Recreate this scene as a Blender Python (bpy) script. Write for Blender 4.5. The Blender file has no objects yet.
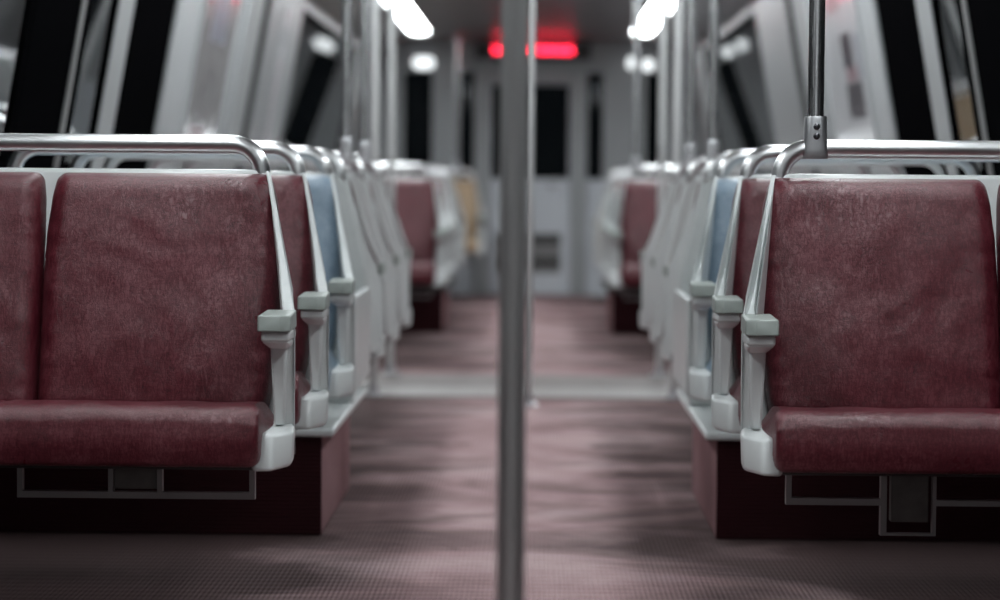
import bpy, bmesh, math, random
from mathutils import Vector, Matrix, noise
random.seed(7)
PI = math.pi
scene = bpy.context.scene
COL = scene.collection

# ------------------------------------------------------------------ materials
def new_mat(name):
    m = bpy.data.materials.new(name); m.use_nodes = True
    nt = m.node_tree; nt.nodes.clear()
    out = nt.nodes.new('ShaderNodeOutputMaterial')
    p = nt.nodes.new('ShaderNodeBsdfPrincipled')
    nt.links.new(p.outputs[0], out.inputs[0])
    return m, nt, p

def node(nt, kind, **kw):
    n = nt.nodes.new(kind)
    for k, v in kw.items():
        if k in n.inputs.keys(): n.inputs[k].default_value = v
        else: setattr(n, k, v)
    return n

def obj_coords(nt, scale=(1, 1, 1), rnd=True):
    tc = node(nt, 'ShaderNodeTexCoord')
    mp = node(nt, 'ShaderNodeMapping'); mp.inputs['Scale'].default_value = scale
    nt.links.new(tc.outputs['Object'], mp.inputs[0])
    if rnd:
        oi = node(nt, 'ShaderNodeObjectInfo')
        mu = node(nt, 'ShaderNodeMath', operation='MULTIPLY'); mu.inputs[1].default_value = 37.0
        nt.links.new(oi.outputs['Random'], mu.inputs[0])
        nt.links.new(mu.outputs[0], mp.inputs['Location'])
    return mp.outputs[0]

def ramp(nt, src, stops):
    r = node(nt, 'ShaderNodeValToRGB')
    e = r.color_ramp.elements
    e[0].position, e[0].color = stops[0][0], (*stops[0][1], 1)
    e[1].position, e[1].color = stops[-1][0], (*stops[-1][1], 1)
    for pos, c in stops[1:-1]:
        x = e.new(pos); x.color = (*c, 1)
    nt.links.new(src, r.inputs[0])
    return r.outputs[0]

def plain(name, col, rough=0.5, metal=0.0, var=0.06, scale=9.0, bump=0.0, spec=0.5, coat=0.0):
    m, nt, p = new_mat(name)
    co = obj_coords(nt)
    n = node(nt, 'ShaderNodeTexNoise', Scale=scale, Detail=5.0)
    nt.links.new(co, n.inputs['Vector'])
    lo = tuple(c * (1 - var) for c in col); hi = tuple(min(1, c * (1 + var)) for c in col)
    nt.links.new(ramp(nt, n.outputs['Fac'], [(0.3, lo), (0.7, hi)]), p.inputs['Base Color'])
    p.inputs['Roughness'].default_value = rough
    p.inputs['Metallic'].default_value = metal
    p.inputs['Specular IOR Level'].default_value = spec
    p.inputs['Coat Weight'].default_value = coat
    if bump:
        b = node(nt, 'ShaderNodeBump', Strength=bump, Distance=0.002)
        nt.links.new(n.outputs['Fac'], b.inputs['Height']); nt.links.new(b.outputs[0], p.inputs['Normal'])
    return m

def leather(name, dark, mid, pale):
    m, nt, p = new_mat(name)
    co = obj_coords(nt)
    # fine crossing creases: two stretched noises and a cracked cell pattern
    def stretched(sc, rot, scale, detail=6.0):
        mp = node(nt, 'ShaderNodeMapping'); mp.inputs['Scale'].default_value = sc
        mp.inputs['Rotation'].default_value = (0, rot, 0)
        nt.links.new(co, mp.inputs[0])
        n = node(nt, 'ShaderNodeTexNoise', Scale=scale, Detail=detail, Roughness=0.65, Distortion=0.6)
        nt.links.new(mp.outputs[0], n.inputs['Vector'])
        return n.outputs['Fac']
    a = stretched((1, 1, 0.22), 0.10, 130)
    b = stretched((0.25, 1, 1), 0.35, 90)
    c = stretched((1, 1, 1), 0.0, 7, 3.0)
    d = stretched((1, 1, 0.35), -0.45, 34, 4.0)
    def math2(op, x, y):
        q = node(nt, 'ShaderNodeMath', operation=op)
        for i, v in enumerate((x, y)):
            if isinstance(v, float): q.inputs[i].default_value = v
            else: nt.links.new(v, q.inputs[i])
        return q.outputs[0]
    # crease lines = places where the noise passes its middle
    def lines(f, w):
        t = math2('ABSOLUTE', math2('SUBTRACT', f, 0.5), 0.0)
        mr = node(nt, 'ShaderNodeMapRange'); mr.inputs['From Min'].default_value = 0.0; mr.inputs['From Max'].default_value = w
        nt.links.new(t, mr.inputs['Value'])
        return mr.outputs[0]
    la, lb, ld = lines(a, 0.07), lines(b, 0.05), lines(d, 0.022)
    h = math2('ADD', math2('MULTIPLY', la, 0.5), math2('ADD', math2('MULTIPLY', lb, 0.3), math2('MULTIPLY', ld, 0.4)))
    wear = math2('ADD', math2('MULTIPLY', h, 0.42), math2('MULTIPLY', c, 0.55))
    nt.links.new(ramp(nt, wear, [(0.30, dark), (0.62, mid), (0.9, pale)]), p.inputs['Base Color'])
    nt.links.new(ramp(nt, c, [(0.3, (0.27,) * 3), (0.7, (0.38,) * 3)]), p.inputs['Roughness'])
    p.inputs['Specular IOR Level'].default_value = 0.5
    bp = node(nt, 'ShaderNodeBump', Strength=0.35, Distance=0.0012)
    nt.links.new(h, bp.inputs['Height'])
    big = stretched((1, 1, 1), 0.3, 5, 2.0)
    bp2 = node(nt, 'ShaderNodeBump', Strength=0.5, Distance=0.012)
    nt.links.new(big, bp2.inputs['Height']); nt.links.new(bp.outputs[0], bp2.inputs['Normal'])
    nt.links.new(bp2.outputs[0], p.inputs['Normal'])
    return m

def steel(name, col, rough, streak=(1, 1, 60)):
    m, nt, p = new_mat(name)
    co = obj_coords(nt, streak)
    n = node(nt, 'ShaderNodeTexNoise', Scale=8.0, Detail=4.0)
    nt.links.new(co, n.inputs['Vector'])
    nt.links.new(ramp(nt, n.outputs['Fac'], [(0.3, (rough * 0.85,) * 3), (0.7, (rough * 1.15,) * 3)]), p.inputs['Roughness'])
    p.inputs['Base Color'].default_value = (*col, 1)
    p.inputs['Metallic'].default_value = 1.0
    return m

def emitter(name, col, strength):
    m, nt, p = new_mat(name)
    p.inputs['Base Color'].default_value = (*[min(1, c * .8) for c in col], 1)
    p.inputs['Emission Color'].default_value = (*col, 1)
    p.inputs['Emission Strength'].default_value = strength
    return m

def carpet(name, dark, mid, pale, stain_shade=True):
    m, nt, p = new_mat(name)
    co = obj_coords(nt, rnd=False)
    sep = node(nt, 'ShaderNodeSeparateXYZ'); nt.links.new(co, sep.inputs[0])
    def wave(axis, pitch):
        q = node(nt, 'ShaderNodeMath', operation='MULTIPLY'); q.inputs[1].default_value = 2 * PI / pitch
        nt.links.new(sep.outputs[axis], q.inputs[0])
        s = node(nt, 'ShaderNodeMath', operation='SINE'); nt.links.new(q.outputs[0], s.inputs[0])
        return s.outputs[0]
    def math2(op, x, y):
        q = node(nt, 'ShaderNodeMath', operation=op)
        for i, v in enumerate((x, y)):
            if isinstance(v, float): q.inputs[i].default_value = v
            else: nt.links.new(v, q.inputs[i])
        return q.outputs[0]
    loops = math2('ADD', wave('X', 0.0115), math2('ADD', wave('Y', 0.052), wave('Z', 0.0105)))
    base = node(nt, 'ShaderNodeTexNoise', Scale=1.6, Detail=6.0, Roughness=0.6)
    nt.links.new(co, base.inputs['Vector'])
    fine = node(nt, 'ShaderNodeTexNoise', Scale=260.0, Detail=2.0)
    nt.links.new(co, fine.inputs['Vector'])
    f = math2('ADD', base.outputs['Fac'], math2('ADD', math2('MULTIPLY', loops, 0.015), math2('MULTIPLY', math2('SUBTRACT', fine.outputs['Fac'], 0.5), 0.22)))
    colr = ramp(nt, f, [(0.32, dark), (0.47, mid), (0.66, pale)])
    if stain_shade:   # spilled patches, trodden dirt and painted under-seat shade, across the aisle edges
        mp = node(nt, 'ShaderNodeMapping'); mp.inputs['Scale'].default_value = (0.8, 1.3, 1)
        mp.inputs['Location'].default_value = (3.1, 1.7, 0)
        nt.links.new(co, mp.inputs[0])
        sn = node(nt, 'ShaderNodeTexNoise', Scale=1.5, Detail=5.0, Roughness=0.55, Distortion=0.8)
        nt.links.new(mp.outputs[0], sn.inputs['Vector'])
        # dirt plus painted shade of the seats, growing away from the aisle middle
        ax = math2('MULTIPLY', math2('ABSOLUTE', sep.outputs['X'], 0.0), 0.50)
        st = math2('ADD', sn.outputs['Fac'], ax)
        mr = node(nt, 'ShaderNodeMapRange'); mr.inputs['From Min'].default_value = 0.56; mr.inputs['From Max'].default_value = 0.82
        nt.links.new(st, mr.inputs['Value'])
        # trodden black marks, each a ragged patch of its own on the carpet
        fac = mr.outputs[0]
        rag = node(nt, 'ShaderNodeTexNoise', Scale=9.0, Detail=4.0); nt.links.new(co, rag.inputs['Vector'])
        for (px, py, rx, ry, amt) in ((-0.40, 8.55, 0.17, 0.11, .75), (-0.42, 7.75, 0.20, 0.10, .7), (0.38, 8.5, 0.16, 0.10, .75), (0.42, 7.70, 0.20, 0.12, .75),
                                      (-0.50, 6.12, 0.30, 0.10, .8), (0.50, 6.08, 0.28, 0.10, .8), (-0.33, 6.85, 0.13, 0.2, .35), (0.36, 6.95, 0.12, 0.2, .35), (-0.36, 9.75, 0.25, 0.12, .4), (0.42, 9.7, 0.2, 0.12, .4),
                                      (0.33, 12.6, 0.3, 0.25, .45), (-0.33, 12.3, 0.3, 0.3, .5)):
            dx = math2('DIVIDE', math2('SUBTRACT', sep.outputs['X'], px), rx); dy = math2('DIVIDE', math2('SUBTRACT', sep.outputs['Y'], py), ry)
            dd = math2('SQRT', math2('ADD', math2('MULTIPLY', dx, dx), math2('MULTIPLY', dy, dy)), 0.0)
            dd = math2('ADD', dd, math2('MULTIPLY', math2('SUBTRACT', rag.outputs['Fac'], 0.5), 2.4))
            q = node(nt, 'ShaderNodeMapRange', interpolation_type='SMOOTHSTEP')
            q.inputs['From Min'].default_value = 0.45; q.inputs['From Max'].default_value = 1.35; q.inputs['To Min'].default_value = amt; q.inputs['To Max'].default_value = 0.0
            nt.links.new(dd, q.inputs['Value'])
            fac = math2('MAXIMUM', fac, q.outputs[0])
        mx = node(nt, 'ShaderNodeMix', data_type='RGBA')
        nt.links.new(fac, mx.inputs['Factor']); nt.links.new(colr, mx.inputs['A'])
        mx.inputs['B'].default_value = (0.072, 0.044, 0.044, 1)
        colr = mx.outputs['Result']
    nt.links.new(colr, p.inputs['Base Color'])
    p.inputs['Roughness'].default_value = 0.85
    p.inputs['Specular IOR Level'].default_value = 0.2
    b = node(nt, 'ShaderNodeBump', Strength=0.5, Distance=0.002)
    nt.links.new(loops, b.inputs['Height']); nt.links.new(b.outputs[0], p.inputs['Normal'])
    return m

def glass(name, ior=1.45):
    m, nt, p = new_mat(name)
    p.inputs['Base Color'].default_value = (0.55, 0.6, 0.62, 1)
    p.inputs['Transmission Weight'].default_value = 1.0
    p.inputs['Roughness'].default_value = 0.02
    p.inputs['IOR'].default_value = ior
    return m

M = dict(
    maroon=leather('maroon_vinyl', (0.042, 0.003, 0.007), (0.092, 0.0095, 0.0175), (0.165, 0.045, 0.057)),
    blue=leather('blue_vinyl', (0.14, 0.20, 0.26), (0.20, 0.275, 0.35), (0.29, 0.36, 0.43)),
    tan=leather('tan_vinyl', (0.27, 0.17, 0.09), (0.35, 0.24, 0.14), (0.42, 0.31, 0.20)),
    shell=plain('white_fibreglass', (0.62, 0.65, 0.65), 0.33, var=0.04, scale=14, coat=0.15),
    cap=plain('grey_green_rubber', (0.29, 0.325, 0.305), 0.45, var=0.06, scale=30, bump=0.05),
    pan=plain('dark_pan', (0.03, 0.03, 0.03), 0.6),
    frame=plain('grey_frame_paint', (0.23, 0.23, 0.23), 0.45),
    panel=plain('dull_grey_panel', (0.10, 0.097, 0.09), 0.6, var=0.25, scale=25),
    steel=steel('brushed_steel', (0.68, 0.69, 0.70), 0.25, (60, 60, 1)),
    rail=steel('rail_steel', (0.74, 0.75, 0.76), 0.33, (0.8, 0.8, 0.8)),
    satin=steel('satin_aluminium', (0.74, 0.75, 0.75), 0.50, (60, 60, 1)),
    clamp=steel('cast_aluminium', (0.62, 0.63, 0.65), 0.36, (40, 40, 40)),
    screw=steel('dark_screw', (0.12, 0.12, 0.13), 0.3, (40, 40, 40)),
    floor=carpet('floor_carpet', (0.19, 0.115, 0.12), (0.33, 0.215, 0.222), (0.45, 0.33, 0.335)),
    box=carpet('box_carpet', (0.14, 0.065, 0.07), (0.22, 0.11, 0.118), (0.30, 0.17, 0.18), stain_shade=False),
    wall=plain('wall_grey', (0.33, 0.345, 0.35), 0.5, var=0.05, scale=3),
    pale=plain('wall_pale', (0.40, 0.42, 0.43), 0.5, var=0.05, scale=3),
    gloss=plain('glossy_grey', (0.25, 0.26, 0.265), 0.42, var=0.05, scale=3, spec=0.3),
    black=plain('black_rubber', (0.003, 0.003, 0.0035), 0.8, spec=0.0),
    rib=plain('dark_ribbed_rubber', (0.036, 0.009, 0.012), 0.7, spec=0.12),
    lower=plain('lower_wall_carpet', (0.05, 0.03, 0.032), 0.9),
    ceil=plain('ceiling_grey', (0.25, 0.25, 0.255), 0.36, var=0.05, scale=2),
    sill=plain('threshold_grey', (0.24, 0.225, 0.22), 0.5, var=0.12, scale=12),
    sillmat=plain('threshold_mat', (0.15, 0.135, 0.13), 0.6, var=0.2, scale=8),
    bulk=plain('bulkhead_grey', (0.36, 0.38, 0.39), 0.4, var=0.05, scale=4),
    bulkw=plain('bulkhead_white', (0.62, 0.66, 0.70), 0.38, var=0.04, scale=4),
    grille=plain('grille_dark', (0.04, 0.04, 0.04), 0.6),
    paper=plain('poster_paper', (0.52, 0.53, 0.55), 0.3, var=0.05, coat=0.3),
    greyp=plain('poster_grey', (0.34, 0.33, 0.335), 0.22, var=0.18, scale=6, coat=0.3),
    ink=plain('poster_ink', (0.06, 0.055, 0.065), 0.3, var=0.3, scale=30),
    pink=plain('poster_pink', (0.27, 0.19, 0.21), 0.3, var=0.3, scale=20),
    bluei=plain('poster_blue', (0.24, 0.255, 0.30), 0.3, var=0.2, scale=20),
    glass=glass('window_glass', 1.28),
    glass_far=glass('far_glass', 1.10),
    glass_end=glass('end_glass', 1.10),
    light=emitter('light_diffuser', (0.93, 0.98, 1.0), 9.0),
    lamp=emitter('lamp_diffuser', (0.93, 0.98, 1.0), 0.8),
    led=emitter('red_led', (1.0, 0.016, 0.05), 6.0),
    bezel=plain('sign_black', (0.012, 0.012, 0.012), 0.35),
)

# ------------------------------------------------------------------ mesh helpers
def link(name, bm, mats, parent=None, smooth=True, bevel=0.0, seg=2, subsurf=0, angle=35):
    bmesh.ops.recalc_face_normals(bm, faces=bm.faces[:])
    me = bpy.data.meshes.new(name)
    bm.to_mesh(me); bm.free()
    if not isinstance(mats, (list, tuple)): mats = [mats]
    for m in mats: me.materials.append(m)
    if smooth:
        for p in me.polygons: p.use_smooth = True
    o = bpy.data.objects.new(name, me); COL.objects.link(o)
    if parent: o.parent = parent
    if bevel:
        b = o.modifiers.new('bevel', 'BEVEL'); b.width = bevel; b.segments = seg
        b.limit_method = 'ANGLE'; b.angle_limit = math.radians(angle); b.harden_normals = False
    if subsurf:
        s = o.modifiers.new('subsurf', 'SUBSURF'); s.levels = subsurf; s.render_levels = subsurf
    if smooth and not subsurf:
        me.set_sharp_from_angle(angle=math.radians(40 if not bevel else 60))
    return o

def box(bm, x0, x1, y0, y1, z0, z1, mat=0, f=None):
    cs = [(x, y, z) for z in (z0, z1) for y in (y0, y1) for x in (x0, x1)]
    vs = [bm.verts.new(f(*c) if f else c) for c in cs]
    for idx in ((0, 1, 3, 2), (4, 5, 7, 6), (0, 1, 5, 4), (2, 3, 7, 6), (0, 2, 6, 4), (1, 3, 7, 5)):
        fc = bm.faces.new([vs[i] for i in idx]); fc.material_index = mat
    return vs

def tube(bm, pts, r, n=16, cap=True):
    pts = [Vector(p) for p in pts]
    rings = []
    up = None
    for i, p in enumerate(pts):
        d = (pts[min(i + 1, len(pts) - 1)] - pts[max(i - 1, 0)]).normalized()
        if up is None:
            up = d.orthogonal().normalized()
        side = d.cross(up).normalized(); up = side.cross(d).normalized()
        rr = r[i] if isinstance(r, (list, tuple)) else r
        rings.append([bm.verts.new(p + (side * math.cos(2 * PI * k / n) + up * math.sin(2 * PI * k / n)) * rr) for k in range(n)])
    for a, b in zip(rings, rings[1:]):
        for k in range(n):
            bm.faces.new((a[k], a[(k + 1) % n], b[(k + 1) % n], b[k]))
    if cap:
        bm.faces.new(rings[0]); bm.faces.new(rings[-1])

def extrude_poly(bm, poly, f0, f1, mat=0):
    """closed prism: each 2-D point mapped by f0 and by f1"""
    a = [bm.verts.new(f0(*p)) for p in poly]
    b = [bm.verts.new(f1(*p)) for p in poly]
    n = len(poly)
    fs = [bm.faces.new(a), bm.faces.new(b)]
    for i in range(n):
        fs.append(bm.faces.new((a[i], a[(i + 1) % n], b[(i + 1) % n], b[i])))
    for f in fs: f.material_index = mat
    return fs

def empty(name, loc, rz=0.0):
    o = bpy.data.objects.new(name, None); COL.objects.link(o)
    o.location = loc; o.rotation_euler = (0, 0, rz); o.empty_display_size = 0.1
    return o

def tag(o, label=None, cat=None, group=None, kind=None):
    if label: o['label'] = label
    if cat: o['category'] = cat
    if group: o['group'] = group
    if kind: o['kind'] = kind
    return o

def lerp_tab(tab, x):
    if x <= tab[0][0]: return tab[0][1]
    for (a, va), (b, vb) in zip(tab, tab[1:]):
        if x <= b:
            t = (x - a) / (b - a); t = t * t * (3 - 2 * t) * 0.5 + t * 0.5
            return va + (vb - va) * t
    return tab[-1][1]

# ------------------------------------------------------------------ the double bench seat
# u: distance from the car's centre line, t: depth behind the bench's front edge
U0, T0 = 0.95, 0.25
U_WALL = 1.45
def t_shell(z):
    return 0.345 + 0.120 * (z - 0.45) / 0.495 + 0.05 * max(0, 0.47 - z)
def u_edge(z):
    return 0.462 + 0.20 * max(0.0, z - 0.66)
def u_panel(t, z):
    return 0.423 + 0.09 * t + 0.20 * max(0.0, z - 0.66)

def make_bench(s, name, colour, underbox=False):
    L = lambda u, t, z: (s * (u - U0), t - T0, z)
    root = empty(name, (s * U0, T0, 0))
    # --- back shell: one white moulded plate behind both cushions
    bm = bmesh.new()
    NU, NZ = 30, 16
    z0, zt, R = 0.385, 0.940, 0.035
    lay = []
    for k in (0, 1):
        g = []
        for j in range(NZ + 1):
            row = []
            for i in range(NU + 1):
                c = i / NU
                ue = u_edge(z0 + (zt - z0) * j / NZ)
                u = ue + (U_WALL - ue) * c
                ztop = zt
                for du in (u - u_edge(zt), U_WALL - u):
                    if du < R:
                        q = R - max(0, du); ztop = min(ztop, zt - (R - math.sqrt(max(0, R * R - q * q))))
                z = z0 + (ztop - z0) * j / NZ
                th = 0.034 if k else 0.0
                bulge = 0.018 * math.sin(PI * c) * math.sin(PI * min(1, max(0, (z - z0) / (zt - z0)))) if k else 0
                row.append(bm.verts.new(L(u, t_shell(z) + th + bulge, z)))
            g.append(row)
        lay.append(g)
    for k in (0, 1):
        for j in range(NZ):
            for i in range(NU):
                bm.faces.new((lay[k][j][i], lay[k][j][i + 1], lay[k][j + 1][i + 1], lay[k][j + 1][i]))
    per = [(0, i) for i in range(NU)] + [(j, NU) for j in range(NZ)] + [(NZ, i) for i in range(NU, 0, -1)] + [(j, 0) for j in range(NZ, 0, -1)]
    for (a, b) in zip(per, per[1:] + per[:1]):
        bm.faces.new((lay[0][a[0]][a[1]], lay[0][b[0]][b[1]], lay[1][b[0]][b[1]], lay[1][a[0]][a[1]]))
    link('back_shell', bm, M['shell'], root, bevel=0.009, seg=3, angle=50)

    # --- backrest cushions
    def backrest(in_tab, out_tab, seedv):
        bm = bmesh.new()
        N, K = 46, 46
        zb, ztp = 0.425, 0.931
        front, back = [], []
        for j in range(K + 1):
            q = j / K
            # ends pulled in so that the edge turns over softly
            rf, rb = [], []
            for i in range(N + 1):
                p = i / N
                pe, qe = 0.5 - 0.5 * math.cos(PI * p) * 1.0, 0.5 - 0.5 * math.cos(PI * q)
                pp = 0.55 * p + 0.45 * pe; qq = 0.55 * q + 0.45 * qe
                z = zb + (ztp - zb) * qq
                a, b = lerp_tab(in_tab, z), lerp_tab(out_tab, z)
                # rounded top corners
                u = a + (b - a) * pp
                du = min(u - a, b - u); Rc = 0.020
                dz = ztp - z
                if du < Rc and dz < Rc:
                    x, y = Rc - du, Rc - dz
                    m_ = max(x, y); l_ = math.hypot(x, y)
                    if l_ > 1e-6:
                        k_ = m_ / l_
                        nx, ny = x * k_, y * k_
                        u = u + (x - nx) * (1 if u - a < b - u else -1); z = ztp - (Rc - ny)
                edge = min(1, (min(du, 0.045)) / 0.045); ez = min(1, min(dz, z - zb) / 0.045)
                prof = math.sqrt(max(0, 1 - (1 - edge) ** 2.4)) * math.sqrt(max(0, 1 - (1 - ez) ** 2.4))
                crown = 0.012 * math.sin(PI * pp) * math.sin(PI * qq)
                nv = Vector((u * 7 + seedv, z * 6, seedv))
                wr = 0.006 * noise.noise(nv) + 0.003 * noise.noise(nv * 2.7)
                # pulled folds near the stitched side edges
                fold = 0.007 * math.sin(z * 150 + 5 * noise.noise(Vector((z * 9, seedv, 1)))) * max(0, 1 - du / 0.05) * max(0, noise.noise(Vector((z * 8, seedv, 4))) + 0.35)
                h = 0.010 + (0.052 + crown + wr + fold) * prof
                rf.append(bm.verts.new(L(u, t_shell(z) - h, z)))
                rb.append(bm.verts.new(L(u, t_shell(z) - 0.0005, z)))
            front.append(rf); back.append(rb)
        for g in (front, back):
            for j in range(K):
                for i in range(N):
                    bm.faces.new((g[j][i], g[j][i + 1], g[j + 1][i + 1], g[j + 1][i]))
        per = [(0, i) for i in range(N)] + [(j, N) for j in range(K)] + [(K, i) for i in range(N, 0, -1)] + [(j, 0) for j in range(K, 0, -1)]
        for (a, b) in zip(per, per[1:] + per[:1]):
            bm.faces.new((front[a[0]][a[1]], front[b[0]][b[1]], back[b[0]][b[1]], back[a[0]][a[1]]))
        o = link('backrest', bm, colour, root)
        return o
    backrest([(0.42, 0.512), (0.50, 0.500), (0.65, 0.487), (0.775, 0.489), (0.86, 0.500), (0.935, 0.516)],
             [(0.42, 0.986), (0.70, 0.986), (0.80, 0.983), (0.87, 0.976), (0.935, 0.964)], 1.3)
    backrest([(0.42, 0.987), (0.70, 0.987), (0.80, 0.987), (0.87, 0.989), (0.935, 0.996)],
             [(0.42, 1.425), (0.70, 1.435), (0.86, 1.43), (0.935, 1.41)], 6.1)

    # --- seat cushions
    def seat(ua_front, ua_back, ub, seedv):
        bm = bmesh.new()
        N, K = 40, 40          # along u, round the section
        ta, tb, zlo, zhi = -0.030, 0.335, 0.366, 0.482
        # section outline in (t, z): bottom back -> bottom front -> front -> top -> back
        sec = []
        for k in range(4): sec.append((tb - (tb - ta - 0.012) * k / 4, zlo))
        for k in range(5):
            a = PI / 2 * k / 4; sec.append((ta + 0.012 - 0.012 * math.sin(a), zlo + 0.012 - 0.012 * math.cos(a)))
        for k in range(1, 5): sec.append((ta - 0.006 * math.sin(PI * k / 5), zlo + 0.012 + (zhi - 0.036 - zlo - 0.012) * k / 5))
        for k in range(9):
            a = PI / 2 * k / 8; sec.append((ta + 0.05 - 0.05 * math.cos(a), zhi - 0.036 + 0.036 * math.sin(a)))
        for k in range(1, 9): sec.append((ta + 0.05 + (tb - ta - 0.05) * k / 9, zhi - 0.024 * k / 9 + 0.004 * math.sin(PI * k / 9)))
        sec.append((tb, zhi - 0.028))
        n = len(sec); ct, cz = (ta + tb) / 2, (zlo + zhi) / 2
        rings = []
        us = [0, .004, .012, .022, .034] + [0.034 + (0.932) * i / 24 for i in range(1, 24)] + [.966, .978, .988, .996, 1]
        for c in us:
            w = 0.5
            du = min(c, 1 - c) * (ub - ua_front)
            e = min(1, du / 0.018); sh = math.sqrt(max(0, 1 - (1 - e) ** 2))
            ring = []
            for (t, z) in sec:
                ua = ua_front + (ua_back - ua_front) * min(1, max(0, (t - 0.04) / 0.07))
                u = ua + (ub - ua) * c
                k = 0.80 + 0.20 * sh
                dt, dz = t - ct, z - cz
                # shrink each end towards the middle, by a fixed distance rather than a share
                t2 = t + (0.014 * (1 - sh)) * (1 if dt < -0.13 else (-1 if dt > 0.13 else 0))
                z2 = z + (0.014 * (1 - sh)) * (-dz / 0.043)
                nv = Vector((u * 9 + seedv, t * 8, z * 8))
                wr = 0.0035 * noise.noise(nv) + 0.002 * noise.noise(nv * 2.3)
                pk = 0.0035 * math.sin(z * 210 + seedv) * max(0, 1 - du / 0.035) * (1 if t < 0.05 else 0)
                if t > 0.03 and z > cz: z2 -= 0.034 * min(1, max(0, (0.508 - u) / 0.022)) * min(1, (t - 0.03) / 0.05) * (1 if ua_front < 0.9 else 0)
                pull = 0.0025 * noise.noise(Vector((u * 38 + z * 14, seedv, 2))) * max(0, min(1, (z - 0.40) / 0.05)) * (1 if t < 0.02 else 0.3)
                ring.append(bm.verts.new(L(u, t2 - (wr + pull + pk if t < ct else 0), z2 + (wr if z > cz else 0))))
            rings.append(ring)
        for a, b in zip(rings, rings[1:]):
            for k in range(n):
                bm.faces.new((a[k], a[(k + 1) % n], b[(k + 1) % n], b[k]))
        bm.faces.new(rings[0]); bm.faces.new(rings[-1])
        return link('seat', bm, colour, root)
    seat(0.488, 0.470, 1.026, 2.2)
    seat(1.030, 1.030, 1.440, 5.7)

    # --- side panel at the aisle: swept white wing and column
    bm = bmesh.new()
    poly = [(0.118, 0.430), (0.112, 0.50), (0.106, 0.575), (0.100, 0.62), (0.110, 0.640), (0.150, 0.655), (0.20, 0.672), (0.25, 0.705),
            (0.30, 0.750), (0.345, 0.805), (0.385, 0.865), (0.425, 0.921), (0.445, 0.937), (0.475, 0.936), (0.482, 0.920), (0.465, 0.86),
            (0.445, 0.78), (0.425, 0.68), (0.405, 0.58), (0.385, 0.48), (0.375, 0.43), (0.35, 0.40), (0.30, 0.39), (0.20, 0.395), (0.135, 0.405)]
    th = lambda t, z: lerp_tab([(0.0, 0.024), (0.20, 0.024), (0.25, 0.022), (0.33, 0.014), (0.43, 0.009)], t)
    def flange(t, z):      # its front edge is cut back on the aisle side
        k = t < 0.13 and z < 0.63
        return L(u_panel(t, z), t + (0.022 if k else 0), z)
    fs = extrude_poly(bm, poly, flange, lambda t, z: L(u_panel(t, z) + th(t, z), t, z))
    bmesh.ops.triangulate(bm, faces=fs[:2])
    link('side_panel', bm, M['shell'], root, smooth=False, bevel=0.004, seg=2, angle=40)
    bm = bmesh.new()       # column under the armrest
    plan = [(0.446, 0.090), (0.479, 0.086), (0.479, 0.150), (0.446, 0.150)]
    extrude_poly(bm, plan, lambda u, t: L(0.4515 + (u - 0.446) * 0.60, t + 0.008, 0.4365), lambda u, t: L(u, t, 0.612))
    link('column', bm, M['shell'], root, bevel=0.005, seg=2)
    # --- foot: the chamfered block under the column
    bm = bmesh.new()
    lo = [(0.505, -0.006), (0.464, -0.006), (0.431, 0.046), (0.434, 0.11), (0.446, 0.16), (0.505, 0.16)]
    hi = [(0.505, 0.022), (0.468, 0.022), (0.427, 0.060), (0.432, 0.12), (0.444, 0.16), (0.505, 0.16)]
    top = {p: q for p, q in zip(lo, hi)}
    extrude_poly(bm, lo, lambda u, t: L(u, t, 0.356 + (0.006 if u < 0.45 else 0)),
                 lambda u, t: L(*top[(u, t)], 0.424 + 0.10 * top[(u, t)][1]))
    link('foot', bm, M['shell'], root, bevel=0.009, seg=3, angle=22)
    # --- armrest cap and the flared bracket that carries it
    bm = bmesh.new()
    plan = [(0.495, 0.004), (0.450, 0.0), (0.430, 0.010), (0.434, 0.165), (0.495, 0.165)]
    extrude_poly(bm, plan, lambda u, t: L(u, t, 0.626), lambda u, t: L(u * 0.97 + 0.0145, t + 0.008, 0.657 + 0.02 * t))
    arm = link('armrest', bm, M['cap'], root, bevel=0.0032, seg=2, angle=30)
    bm = bmesh.new()
    plan = [(0.489, 0.014), (0.434, 0.014), (0.434, 0.15), (0.489, 0.15)]
    extrude_poly(bm, plan, lambda u, t: L(0.440 + (u - 0.434) * 0.68, 0.060 + (t - 0.014) * 0.6, 0.590), lambda u, t: L(u, t, 0.606))
    extrude_poly(bm, plan, lambda u, t: L(u, t, 0.6059), lambda u, t: L(u, t, 0.6262))
    link('bracket', bm, M['shell'], arm, bevel=0.005, seg=2, angle=25)
    # --- grab rail over the back
    bm = bmesh.new()
    ua, ub, zr, Rr, tr = 0.540, 1.235, 0.994, 0.062, 0.482
    pts = [(ua, 0.935)]
    for k in range(9):
        a = PI / 2 * k / 8; pts.append((ua + Rr - Rr * math.cos(a), zr - Rr + Rr * math.sin(a)))
    for k in range(9):
        a = PI / 2 * k / 8; pts.append((ub - Rr + Rr * math.sin(a), zr - Rr + Rr * math.cos(a)))
    pts.append((ub, 0.935))
    tube(bm, [L(u, tr, z) for u, z in pts], 0.0187, 20)
    link('grab_rail', bm, M['rail'], root)
    # --- pan and arm that carry the seat from the side wall
    bm = bmesh.new()
    box(bm, 0.51, 1.44, 0.07, 0.34, 0.350, 0.3655, f=L)
    link('seat_pan', bm, M['pan'], root, bevel=0.004)
    bm = bmesh.new()
    box(bm, 1.36, 1.464, 0.08, 0.34, 0.29, 0.350, f=L)
    link('wall_bracket', bm, M['pan'], root, bevel=0.01)
    # --- open frame under the seat
    bm = bmesh.new()
    t1, t2 = 0.15, 0.172
    bars = []
    zb = 0.282
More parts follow.
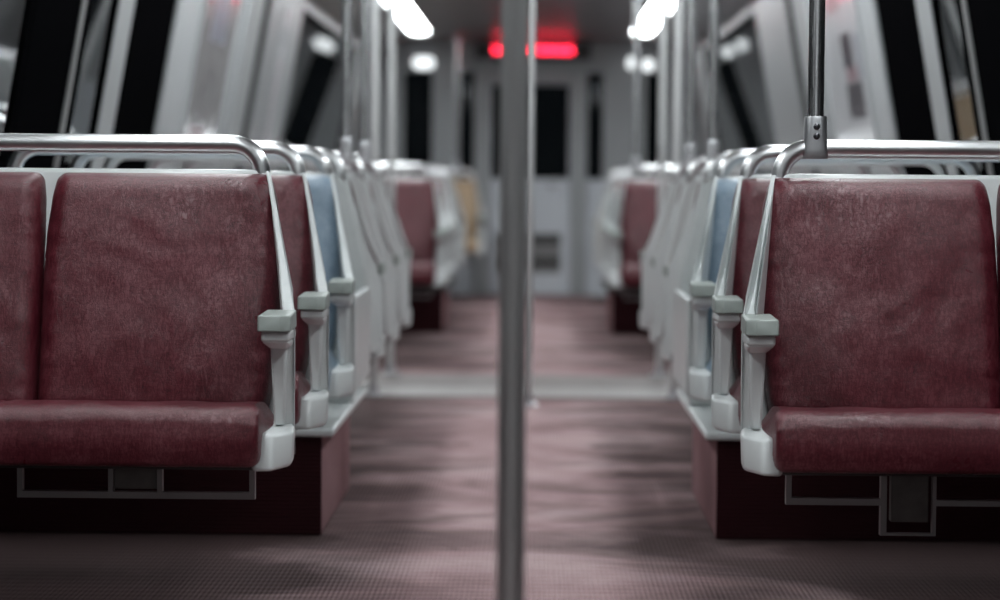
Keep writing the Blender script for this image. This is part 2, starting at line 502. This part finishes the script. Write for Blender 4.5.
    if not underbox:
        z1 = zb + 0.013; bars = [(0.515, 0.990, zb, z1), (0.515, 0.526, z1, 0.3495), (0.980, 0.990, z1, 0.3495), (0.700, 0.710, z1, 0.3495), (0.798, 0.808, z1, 0.3495)]
    else:
        z1 = zb + 0.013; bars = [(0.527, 0.715, zb, z1), (0.527, 0.538, z1, 0.3495), (0.825, 1.20, zb, zb + 0.011), (1.19, 1.20, zb + 0.011, 0.3495),
                (0.715, 0.727, 0.222, 0.3495), (0.818, 0.825, 0.222, 0.3495), (0.727, 0.818, 0.222, 0.226)]
    for (a, b, c, d) in bars: box(bm, a, b, t1, t2, c, d, f=L)
    link('under_frame', bm, M['frame'], root, smooth=False)
    bm = bmesh.new()
    if not underbox: box(bm, 0.7102, 0.7978, 0.158, 0.17, 0.300, 0.3495, f=L)
    else: box(bm, 0.737, 0.811, 0.158, 0.19, 0.248, 0.3495, f=L)
    link('junction_plate', bm, M['panel'], root, bevel=0.002)
    return root

def children(o): return [c for c in bpy.data.objects if c.parent == o]
def copy_tree(o, parent=None):
    c = o.copy(); COL.objects.link(c); c.parent = parent
    for ch in children(o): copy_tree(ch, c)
    return c
def recolour(root, mat):
    for c in children(root):
        if c.name.startswith(('seat', 'backrest')) and not c.name.startswith('seat_pan'):
            c.material_slots[0].link = 'OBJECT'; c.material_slots[0].material = mat

proto = {-1: make_bench(-1, 'double_seat', M['maroon']), 1: make_bench(1, 'double_seat', M['maroon'], True)}
plainR = None
def place(root, s, y0, away):
    U0s = U0 + (0.015 if s > 0 else 0)
    if not away: root.location = (s * U0s, y0 + T0, 0); root.rotation_euler.z = 0
    else: root.location = (s * U0s, y0 - T0, 0); root.rotation_euler.z = PI

ROWS = [  # (y of front edge, facing away, colours left/right, labels left/right)
    (4.70, False, 'maroon', 'maroon', 'nearest maroon double seat left of the aisle, bare steel rail on its back',
     'nearest maroon double seat right of the aisle, steel pole clamped to its rail'),
    (5.50, False, 'maroon', 'maroon', 'maroon double seat directly behind the nearest one, left of the aisle',
     'maroon double seat directly behind the nearest one, right of the aisle'),
    (6.30, False, 'blue', 'blue', 'blue double seat in a white shell, left of the aisle',
     'blue double seat in a white shell, right of the aisle'),
    (7.78, True, None, None, 'double seat turned away, first white back behind the left blue seat',
     'double seat turned away, first white back behind the right blue seat'),
    (8.62, True, None, None, 'double seat turned away, second white back behind the left blue seat',
     'double seat turned away, second white back behind the right blue seat'),
    (9.45, True, None, None, 'double seat turned away, last white back before the left door space',
     'double seat turned away, last white back before the right door space'),
    (13.10, False, 'maroon', 'maroon', 'blurred maroon double seat beyond the door space, left of the aisle',
     'blurred maroon double seat beyond the door space, right of the aisle'),
    (13.90, False, 'maroon', 'maroon', 'far double seat just behind the blurred maroon one on the left',
     'far double seat just behind the blurred maroon one on the right'),
    (14.70, False, 'maroon', 'maroon', 'far double seat over the left far carpeted box',
     'far double seat over the right far carpeted box'),
    (16.18, True, None, None, 'far double seat turned away, just past the left far carpeted box',
     'far double seat turned away, just past the right far carpeted box'),
    (17.02, True, None, None, 'last far double seat turned away, left of the aisle',
     'last far double seat turned away, right of the aisle'),
]
# a plain right-handed bench (no hanging box) for the other rows
plainR = make_bench(1, 'double_seat', M['maroon'])
used = {-1: False, 'R1': False, 'R': False}
def get(hand, first_right=False):
    if hand == -1:
        if not used[-1]: used[-1] = True; return proto[-1]
        return copy_tree(proto[-1])
    if first_right: return proto[1]
    if not used['R']: used['R'] = True; return plainR
    return copy_tree(plainR)
bench_at = {}
for r, (y0, away, cl, cr, ll, lr) in enumerate(ROWS):
    for s, col, lab in ((-1, cl, ll), (1, cr, lr)):
        hand = s if not away else -s
        b = get(hand, r == 0 and s == 1)
        place(b, s, y0, away)
        if col and col != 'maroon': recolour(b, M[col])
        tag(b, lab, 'seat', 'double seats along the aisle')
        bench_at[(r, s)] = b
b = get(-1); place(b, -1, 18.65, False); b.location.x += 0.10; recolour(b, M['tan'])
tag(b, 'blurred tan double seat near the end wall, left of the aisle', 'seat', 'double seats along the aisle')

# ------------------------------------------------------------------ carpeted boxes under the back-to-back seats
def carpet_box(s, y0, y1, label, ledge='shell'):
    root = empty('carpeted_box', (s * 0.98, (y0 + y1) / 2, 0))
    cx, cy = s * 0.98, (y0 + y1) / 2
    L = lambda u, y, z: (s * u - cx, y - cy, z)
    e = 0.007 if s > 0 else 0
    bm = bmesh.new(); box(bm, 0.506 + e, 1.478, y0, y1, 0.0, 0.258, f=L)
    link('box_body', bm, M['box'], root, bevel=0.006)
    bm = bmesh.new()      # ribbed front panel
    nr = 24; prof = [(y0 - 0.0005, 0.001)]
    for k in range(nr):
        za = 0.002 + 0.254 * k / nr; h = 0.254 / nr
        prof += [(y0 - 0.004, za + h * 0.1), (y0 - 0.0075, za + h * 0.3), (y0 - 0.0075, za + h * 0.65), (y0 - 0.004, za + h * 0.9)]
    prof.append((y0 - 0.0005, 0.257))
    fs = extrude_poly(bm, prof, lambda y, z: L(0.507 + e, y, z), lambda y, z: L(1.477, y, z))
    link('ribbed_front', bm, M['rib'], root, smooth=False)
    bm = bmesh.new(); box(bm, 0.474 + e, 1.478, y0 - 0.03, y1 + 0.35, 0.2582, 0.2805, f=L)
    link('ledge', bm, M[ledge], root, bevel=0.008, seg=3)
    bm = bmesh.new(); box(bm, 0.53, 0.57, y0 + 0.28, y0 + 0.36, 0.2806, 0.345, f=L)
    box(bm, 0.53, 0.57, y0 + 0.20, y0 + 0.36, 0.2806, 0.292, f=L)
    link('bracket', bm, M['shell'], root, bevel=0.006)
    if ledge == 'shell':
        bm = bmesh.new(); box(bm, 0.452 + e, 0.474 + e, y0 + 0.43, y0 + 1.05, 0.335, 0.600, f=L)
        box(bm, 0.4741 + e, 0.56, y0 + 0.70, y0 + 0.74, 0.2806, 0.42, f=L)
        link('side_skirt', bm, M['shell'], root, bevel=0.006)
    return tag(root, label, 'box', 'carpeted equipment boxes under the seats')
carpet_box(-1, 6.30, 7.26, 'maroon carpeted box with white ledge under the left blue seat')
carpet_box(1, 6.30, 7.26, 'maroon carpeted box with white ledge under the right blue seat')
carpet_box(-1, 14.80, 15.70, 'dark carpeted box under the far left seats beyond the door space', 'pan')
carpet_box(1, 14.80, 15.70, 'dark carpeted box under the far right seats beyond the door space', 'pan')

# ------------------------------------------------------------------ poles
CEIL = 2.06
def floor_pole(x, y, label, group=None):
    root = empty('grab_pole', (x, y, 0))
    bm = bmesh.new(); tube(bm, [(0, 0, 0.004 + (CEIL - 0.005) * k / 12) for k in range(13)], 0.0185, 28)
    link('pole', bm, M['satin'], root)
    bm = bmesh.new()
    tube(bm, [(0, 0, 0.0015), (0, 0, 0.010), (0, 0, 0.016), (0, 0, 0.05)], [0.045, 0.045, 0.025, 0.022], 28)
    link('floor_flange', bm, M['clamp'], root)
    bm = bmesh.new()
    tube(bm, [(0, 0, CEIL - 0.002), (0, 0, CEIL - 0.010), (0, 0, CEIL - 0.016), (0, 0, CEIL - 0.05)], [0.045, 0.045, 0.025, 0.022], 28)
    link('ceiling_flange', bm, M['clamp'], root)
    return tag(root, label, 'pole', group)
floor_pole(0.0095, 3.20, 'thick steel pole standing nearest in the middle of the aisle')
floor_pole(0.016, 10.00, 'slim far steel pole in the aisle, half hidden behind the near pole')
floor_pole(-0.64, 10.40, 'steel pole nearer to the viewer in the left door space')
floor_pole(0.64, 10.40, 'steel pole nearer to the viewer in the right door space')
floor_pole(-0.64, 11.60, 'steel pole farther back in the left door space')
floor_pole(0.64, 11.60, 'steel pole farther back in the right door space')

def rail_pole(s, u, y, label):
    root = empty('rail_pole', (s * u, y, 0.993))
    bm = bmesh.new(); tube(bm, [(0, 0, 0.03 + (CEIL - 0.993 - 0.031) * k / 10) for k in range(11)], 0.0172, 28)
    link('pole', bm, M['steel'], root)
    # clamp: hollow-looking casting that grips the rail, wider at the foot
    bm = bmesh.new()
    n = 28; rings = []
    for (z, hx, hy, ex) in ((0.068, 0.0225, 0.0225, 3.0), (0.062, 0.0235, 0.0235, 3.2), (0.03, 0.0240, 0.0235, 3.6), (0.0, 0.0255, 0.0235, 4.5), (-0.016, 0.0265, 0.0235, 5.0), (-0.0215, 0.0260, 0.022, 5.0)):
        ring = []
        for k in range(n):
            a = 2 * PI * k / n + PI / n
            c, d = math.cos(a), math.sin(a)
            ring.append(bm.verts.new((hx * math.copysign(abs(c) ** (2 / ex), c), hy * math.copysign(abs(d) ** (2 / ex), d), z)))
        rings.append(ring)
    for a, b2 in zip(rings, rings[1:]):
        for k in range(n): bm.faces.new((a[k], a[(k + 1) % n], b2[(k + 1) % n], b2[k]))
    bm.faces.new(rings[0]); bm.faces.new(rings[-1])
    cl = link('clamp', bm, M['clamp'], root)
    for z in (0.046, 0.026):
        bm = bmesh.new()
        # button head with a hexagonal socket
        tube(bm, [(0, -0.0230, z), (0, -0.0262, z), (0, -0.0278, z)], [0.0072, 0.0068, 0.0045], 18)
        tube(bm, [(0, -0.0274, z), (0, -0.0282, z)], [0.0026, 0.0026], 6)
        link('screw', bm, M['screw'], cl)
    bm = bmesh.new()
    tube(bm, [(0, 0, CEIL - 0.993 - 0.002), (0, 0, CEIL - 0.993 - 0.012), (0, 0, CEIL - 0.993 - 0.05)], [0.042, 0.042, 0.022], 28)
    link('ceiling_flange', bm, M['clamp'], root)
    return tag(root, label, 'pole', 'poles clamped to the seat rails')
RAIL_T = 0.482
rail_pole(1, 0.628, 4.70 + RAIL_T, 'sharp steel pole clamped to the nearest right seat rail with two screws')
rail_pole(-1, 0.588, 8.62 - RAIL_T, 'steel pole clamped to the second turned-away seat back on the left')
rail_pole(1, 0.628, 8.62 - RAIL_T, 'steel pole clamped to the second turned-away seat back on the right')
rail_pole(-1, 0.585, 9.45 - RAIL_T, 'steel pole clamped to the last turned-away seat back on the left')
rail_pole(1, 0.605, 9.45 - RAIL_T, 'steel pole clamped to the last turned-away seat back on the right')
rail_pole(1, 0.60, 13.10 + RAIL_T, 'steel pole clamped to the blurred maroon seat on the right')
rail_pole(-1, 0.57, 18.65 + RAIL_T, 'steel pole clamped to the tan seat near the end wall')

# ------------------------------------------------------------------ the car body
Y0, Y1 = -9.0, 19.80
W_LOW, W_BELT, LEAN, Z_BELT = 1.48, 1.42, 0.175, 0.93
Z_HEAD, Z_TOP = 1.88, 1.93
def wx(z): return W_BELT - LEAN * (z - 0.95)
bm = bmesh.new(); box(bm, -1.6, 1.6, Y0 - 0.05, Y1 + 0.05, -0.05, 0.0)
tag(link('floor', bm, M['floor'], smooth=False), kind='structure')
bm = bmesh.new(); box(bm, -W_LOW + 0.02, W_LOW - 0.02, 10.36, 10.85, 0.0005, 0.006)
tag(link('trim_1', bm, M['sill'], bevel=0.002), kind='structure')
bm = bmesh.new(); box(bm, -W_LOW + 0.02, W_LOW - 0.02, 10.852, 11.55, 0.0005, 0.005)
tag(link('trim_20', bm, M['sillmat'], bevel=0.002), kind='structure')
bm = bmesh.new()
prof = [(-1.20, Z_TOP + 0.0), (-1.02, CEIL - 0.01), (-0.95, CEIL), (0.95, CEIL), (1.02, CEIL - 0.01), (1.20, Z_TOP + 0.0)]
prof = [(-1.30, Z_TOP)] + prof + [(1.30, Z_TOP)]
a = [bm.verts.new((x, Y0 - 0.05, z)) for x, z in prof] ; b2 = [bm.verts.new((x, Y1 + 0.05, z)) for x, z in prof]
au = [bm.verts.new((x, Y0 - 0.05, CEIL + 0.06)) for x in (1.30, -1.30)]; bu = [bm.verts.new((x, Y1 + 0.05, CEIL + 0.06)) for x in (1.30, -1.30)]
A_, B_ = a + au, b2 + bu
for i in range(len(A_)): bm.faces.new((A_[i], A_[(i + 1) % len(A_)], B_[(i + 1) % len(A_)], B_[i]))
bm.faces.new(A_); bm.faces.new(B_)
tag(link('ceiling', bm, M['ceil']), kind='structure')

WALL_MATS = ['wall', 'pale', 'black', 'gloss', 'lower', 'frame']
mi = {k: i for i, k in enumerate(WALL_MATS)}
SEGS = [(-9.0, 3.10, 'wall'), (6.78, 7.57, 'black'), (8.05, 8.33, 'wall'), (8.33, 9.20, 'black'), (9.20, 11.32, 'pale'),
        (12.22, 13.75, 'gloss'), (18.0, 19.8, 'wall')]
WINDOWS = [(3.10, 6.78), (7.57, 8.05), (13.75, 18.0)]
nwin = 1
ndoor = 1
ntrim = 2
def lean_box(bm, s, y0, y1, z0, z1, d0, d1, mat=0):
    """slab lying in the leaning wall; d: distance outward from the wall's inner face"""
    return box(bm, d0, d1, y0, y1, z0, z1, mat, f=lambda d, y, z: (s * (wx(z) + d), y, z))
for s, side in ((-1, 'left'), (1, 'right')):
    bm = bmesh.new()
    box(bm, s * W_LOW, s * (W_LOW + 0.04), Y0, Y1, 0.0, 0.90, mi['lower'])
    box(bm, s * (W_BELT), s * (W_LOW + 0.04), Y0, Y1, 0.90, Z_BELT, mi['wall'])
    for y0, y1, m in SEGS: lean_box(bm, s, y0, y1, Z_BELT, Z_TOP, 0, 0.04, mi[m])
    for y0, y1 in WINDOWS: lean_box(bm, s, y0, y1, Z_HEAD, Z_TOP, 0, 0.04, mi['wall'])
    lean_box(bm, s, 11.32, 12.22, Z_HEAD, Z_TOP, 0, 0.04, mi['wall'])
    tag(link('wall_' + side, bm, [M[k] for k in WALL_MATS], smooth=False), kind='structure')
    # thin bright strip on the black pier
    bm = bmesh.new(); lean_box(bm, s, 7.40, 7.44, Z_BELT, Z_TOP, -0.010, -0.0005)
    tag(link('trim_%d' % ntrim, bm, M['frame'], bevel=0.002), kind='structure'); ntrim += 1
    # ribs that frame the pale panel
    for yy in (9.20, 11.22):
        bm = bmesh.new(); lean_box(bm, s, yy, yy + 0.10, Z_BELT, Z_TOP, -0.018, -0.0005)
        tag(link('trim_%d' % ntrim, bm, M['pale'], bevel=0.006), kind='structure'); ntrim += 1
    for y0, y1 in WINDOWS:
        root = empty('window_%d' % nwin, (s * wx(1.0), (y0 + y1) / 2, Z_BELT)); nwin += 1
        tag(root, kind='structure')
        off = Vector(root.location)
        fr = bmesh.new()
        w = 0.035
        for (a0, a1, c0, c1) in ((y0, y1, Z_BELT, Z_BELT + w), (y0, y1, Z_HEAD - w, Z_HEAD), (y0, y0 + w, Z_BELT + w, Z_HEAD - w), (y1 - w, y1, Z_BELT + w, Z_HEAD - w)):
            box(fr, 0.0, 0.03, a0, a1, c0, c1, f=lambda d, y, z: tuple(Vector((s * (wx(z) + d + 0.004), y, z)) - off))
        link('frame', fr, M['black'], root, smooth=False)
        pn = bmesh.new()
        box(pn, 0.014, 0.019, y0 + w * .5, y1 - w * .5, Z_BELT + w * .5, Z_HEAD - w * .5, f=lambda d, y, z: tuple(Vector((s * (wx(z) + d), y, z)) - off))
        link('pane', pn, M['glass_far' if y0 > 13 else 'glass'], root, smooth=False)
    # narrow side door leaf
    root = empty('door_%d' % ndoor, (s * wx(1.0), 11.80, 0)); ndoor += 1
    tag(root, kind='structure'); off = Vector(root.location)
    LB = lambda d, y, z: tuple(Vector((s * (wx(max(z, Z_BELT)) + d), y, z)) - off)
    bm = bmesh.new(); box(bm, 0.012, 0.04, 11.57, 12.03, 0.93, Z_HEAD, f=LB)
    link('leaf', bm, M['wall'], root, bevel=0.004)
    for ya, yb in ((11.32, 11.57), (12.03, 12.22)):
        bm = bmesh.new(); box(bm, 0.016, 0.04, ya, yb, 0.93, Z_HEAD, f=LB)
        link('rubber_seal', bm, M['black'], root, bevel=0.004)

# rear bulkhead behind the camera
bm = bmesh.new(); box(bm, -1.5, 1.5, Y0 - 0.06, Y0, 0, CEIL + 0.02)
tag(link('wall_rear', bm, M['wall'], smooth=False), kind='structure')

# end bulkhead with its door
Ye = Y1
bm = bmesh.new()
def wbox(x0, x1, z0, z1, m, d=0.0, th=0.05): box(bm, x0, x1, Ye - d, Ye + th, z0, z1, m)
wins = [(-1.02, -0.79), (-0.57, -0.455), (0.455, 0.59), (0.93, 1.08)]
zs, zh = 0.94, 1.80
wbox(-1.5, -0.44, 0, zs, 1); wbox(0.44, 1.5, 0, zs, 1)
wbox(-1.5, 1.5, zh + 0.0, CEIL, 0)
xs = [-1.5, -1.02, -0.80, -0.56, -0.475, -0.40]
for x0, x1 in ((-1.5, -1.02), (-0.79, -0.57), (0.59, 0.93), (1.08, 1.5)): wbox(x0, x1, zs, zh, 0)
tag(link('wall_end', bm, [M['bulk'], M['bulkw']], smooth=False), kind='structure')
for x0, x1 in wins:
    root = empty('window_%d' % nwin, ((x0 + x1) / 2, Ye, zs)); nwin += 1
    tag(root, kind='structure')
    bm = bmesh.new(); cx = (x0 + x1) / 2
    box(bm, x0 - cx + 0.002, x1 - cx - 0.002, 0.012, 0.018, 0.002, zh - zs - 0.002)
    link('pane', bm, M['glass_end'], root, smooth=False)
root = empty('door_%d' % ndoor, (0.005, Ye, 0)); tag(root, kind='structure')
bm = bmesh.new()
for xc in (-0.39, 0.39): box(bm, xc - 0.065, xc + 0.065, -0.05, 0.05, 0.0, 1.83)
box(bm, -0.325, 0.325, -0.05, 0.05, 1.71, 1.83)
link('door_frame', bm, M['bulk'], root, bevel=0.012)
bm = bmesh.new()
for (x0, x1, z0, z1) in ((-0.325, 0.325, 0.005, 0.94), (-0.325, -0.31, 0.94, 1.71), (0.31, 0.325, 0.94, 1.71), (-0.31, 0.31, 1.695, 1.71)): box(bm, x0, x1, 0.0, 0.045, z0, z1)
leaf = link('leaf', bm, M['bulkw'], root, bevel=0.004)
bm = bmesh.new(); box(bm, -0.31, 0.31, 0.018, 0.024, 0.94, 1.695)
link('pane', bm, M['glass_end'], root, smooth=False)
bm = bmesh.new()
box(bm, -0.25, 0.25, -0.006, 0.0, 0.18, 0.50)
for k in range(7): box(bm, -0.24, 0.24, -0.014, -0.0062, 0.205 + k * 0.04, 0.222 + k * 0.04)
link('grille', bm, M['frame'], root, smooth=False)
bm = bmesh.new(); box(bm, -0.25, 0.25, -0.016, -0.0142, 0.42, 0.485); box(bm, -0.25, 0.25, -0.016, -0.0142, 0.235, 0.30)
link('grille_slot', bm, M['grille'], root, smooth=False)
bm = bmesh.new(); tube(bm, [(0.215, -0.004, 0.88), (0.215, -0.05, 0.88), (0.15, -0.055, 0.88)], 0.010, 12)
link('handle', bm, M['steel'], root)

# ------------------------------------------------------------------ lights and sign
def strip_light(x, y0, y1, w, z, label, tilt=0.0):
    cy = (y0 + y1) / 2
    root = empty('ceiling_light', (x, cy, z)); root.rotation_euler = (0, tilt, 0)
    bm = bmesh.new()
    h = (y1 - y0) / 2
    n = 10
    prof = [(w / 2 * math.cos(PI * k / n), -0.028 * math.sin(PI * k / n)) for k in range(n + 1)]
    extrude_poly(bm, prof, lambda a, b: (a, -h, b), lambda a, b: (a, h, b))
    link('diffuser', bm, M['light'], root)
    bm = bmesh.new()
    for sx in (-1, 1): box(bm, sx * w / 2 - 0.012 + sx * 0.012, sx * w / 2 + 0.012 + sx * 0.012, -h - 0.02, h + 0.02, -0.012, 0.003)
    for sy in (-1, 1): box(bm, -w / 2, w / 2, sy * (h + 0.01) - 0.0099, sy * (h + 0.01) + 0.0099, -0.034, 0.003)
    link('housing', bm, M['frame'], root, bevel=0.003)
    return tag(root, label, 'light', 'ceiling strip lights')
SP = [(-8.6, -2.6), (2.6, 5.7), (6.1, 11.6), (12.0, 18.6)]
for s, sd in ((-1, 'left'), (1, 'right')):
    for i, (a0, a1) in enumerate(SP):
        lab = ['white ceiling strip light over the aisle behind the viewer, %s side', 'white ceiling strip light over the nearest seats, %s side',
               'white ceiling strip light over the turned-away seats, %s side', 'long glowing ceiling strip light over the far seats, %s of the aisle'][i] % sd
        strip_light(s * 0.845, a0, a1, 0.16, CEIL - 0.004, lab)

def bulk_lamp(x, z, w, h, label):
    root = empty('wall_lamp', (x, Ye, z))
    bm = bmesh.new(); n = 24; prof = []
    for k in range(n):
        a = 2 * PI * k / n; c, d = math.cos(a), math.sin(a)
        prof.append((w / 2 * math.copysign(abs(c) ** 0.6, c), h / 2 * math.copysign(abs(d) ** 0.6, d)))
    extrude_poly(bm, prof, lambda a, b: (a * .92, -0.055, b * .92), lambda a, b: (a, -0.02, b))
    link('diffuser', bm, M['lamp'], root, bevel=0.006)
    bm = bmesh.new()
    extrude_poly(bm, prof, lambda a, b: (a * 1.1, -0.0199, b * 1.1), lambda a, b: (a * 1.1, -0.0005, b * 1.1))
    link('base', bm, M['frame'], root)
    return tag(root, label, 'light', 'lamps on the end wall')
bulk_lamp(-0.86, 1.865, 0.17, 0.10, 'wide white lamp on the end wall, left of the red sign')
bulk_lamp(0.82, 1.875, 0.08, 0.09, 'round white lamp on the end wall, nearer to the red sign')
bulk_lamp(0.945, 1.86, 0.09, 0.09, 'round white lamp on the end wall, farther from the red sign')

root = empty('led_sign', (0.02, Ye, 1.97))
bm = bmesh.new(); box(bm, -0.46, 0.46, -0.12, -0.0005, -0.075, 0.055)
link('housing', bm, M['bezel'], root, bevel=0.008)
bm = bmesh.new()
gaps = {5, 11, 17, 23, 29, 30, 36, 42, 48}
for c in range(54):
    if c in gaps: continue
    for r in range(6):
        if random.random() < 0.25: continue
        x, z = -0.313 + c * 0.0118, -0.024 + r * 0.0092
        box(bm, x - 0.0052, x + 0.0052, -0.126, -0.1203, z - 0.004, z + 0.004)
link('lit_matrix', bm, M['led'], root, smooth=False)
tag(root, 'red lit display sign in a black housing over the end door', 'sign')

# ------------------------------------------------------------------ posters on the pale panels
def poster(s, y0, y1, z0, z1, base, blocks, label, name='wall_poster'):
    cy = (y0 + y1) / 2
    off = Vector((s * wx(z0), cy, z0))
    root = empty(name, off)
    mats = [base, M['ink'], M['pink'], M['bluei']]
    bm = bmesh.new()
    cuts_y = sorted({y0, y1} | {v for b in blocks for v in b[:2]}); cuts_z = sorted({z0, z1} | {v for b in blocks for v in b[2:4]})
    P = lambda y, z, d: bm.verts.new(tuple(Vector((s * (wx(z) - d), y, z)) - off))
    grid = [[P(y, z, 0.006) for y in cuts_y] for z in cuts_z]
    for j in range(len(cuts_z) - 1):
        for i in range(len(cuts_y) - 1):
            f = bm.faces.new((grid[j][i], grid[j][i + 1], grid[j + 1][i + 1], grid[j + 1][i]))
            my, mz = (cuts_y[i] + cuts_y[i + 1]) / 2, (cuts_z[j] + cuts_z[j + 1]) / 2
            for b in blocks:
                if b[0] < my < b[1] and b[2] < mz < b[3]: f.material_index = b[4]
    ext = bmesh.ops.extrude_face_region(bm, geom=bm.faces[:])
    vs = [e for e in ext['geom'] if isinstance(e, bmesh.types.BMVert)]
    for v in vs: v.co.x += s * 0.0045
    link('sheet', bm, mats, root, smooth=False)
    bm = bmesh.new(); w = 0.022
    for (a0, a1, c0, c1) in ((y0 - w, y1 + w, z0 - w, z0), (y0 - w, y1 + w, z1, z1 + w), (y0 - w, y0, z0, z1), (y1, y1 + w, z0, z1)):
        box(bm, 0.0005, 0.012, a0, a1, c0, c1, f=lambda d, y, z: tuple(Vector((s * (wx(z) - d), y, z)) - off))
    link('frame', bm, M['pale'], root, smooth=False)
    return tag(root, label, 'poster')
poster(1, 9.72, 10.95, 1.05, 1.80, M['paper'],
       [(9.88, 10.36, 1.19, 1.335, 1), (10.02, 10.34, 1.40, 1.54, 1), (9.95, 10.3, 1.34, 1.40, 2), (10.2, 10.6, 1.64, 1.75, 2), (9.80, 9.90, 1.34, 1.52, 3)],
       'white framed poster with dark picture blocks on the right wall')
poster(-1, 9.90, 10.97, 1.02, 1.82, M['greyp'],
       [(10.1, 10.5, 1.06, 1.14, 2), (10.2, 10.7, 1.5, 1.72, 3)], 'grey glossy framed poster on the left wall panel')
poster(-1, 12.85, 13.08, 1.05, 1.80, M['paper'], [(12.92, 13.01, 1.12, 1.55, 2), (12.92, 13.01, 1.62, 1.72, 1)], 'narrow notice strip on the left wall before the far window', 'wall_notice')

# ------------------------------------------------------------------ world, camera
w = bpy.data.worlds.new('tunnel_dark'); scene.world = w; w.use_nodes = True
bg = w.node_tree.nodes['Background']; bg.inputs[0].default_value = (0.5, 0.6, 0.7, 1); bg.inputs[1].default_value = 0.004

F = 2450.0; VP = (533.0, 181.0)
cam = bpy.data.cameras.new('camera'); co = bpy.data.objects.new('camera', cam); COL.objects.link(co)
cam.sensor_width = 36.0; cam.lens = F * 36.0 / 1000.0
yaw = math.atan((VP[0] - 500) / F); pitch = math.atan((VP[1] - 300) / F); roll = math.radians(0.45)
co.matrix_world = Matrix.Translation((0.036, 0, 0.92)) @ (Matrix.Rotation(yaw, 4, 'Z') @ Matrix.Rotation(PI / 2 + pitch, 4, 'X') @ Matrix.Rotation(roll, 4, 'Z'))
cam.dof.use_dof = True; cam.dof.focus_distance = 5.05; cam.dof.aperture_fstop = 2.3
cam.clip_start = 0.05; cam.clip_end = 200
scene.camera = co
scene.view_settings.view_transform = 'Standard'; scene.view_settings.look = 'None'
scene.view_settings.exposure = 1.0; scene.view_settings.gamma = 1.0
scene.view_settings.use_curve_mapping = False
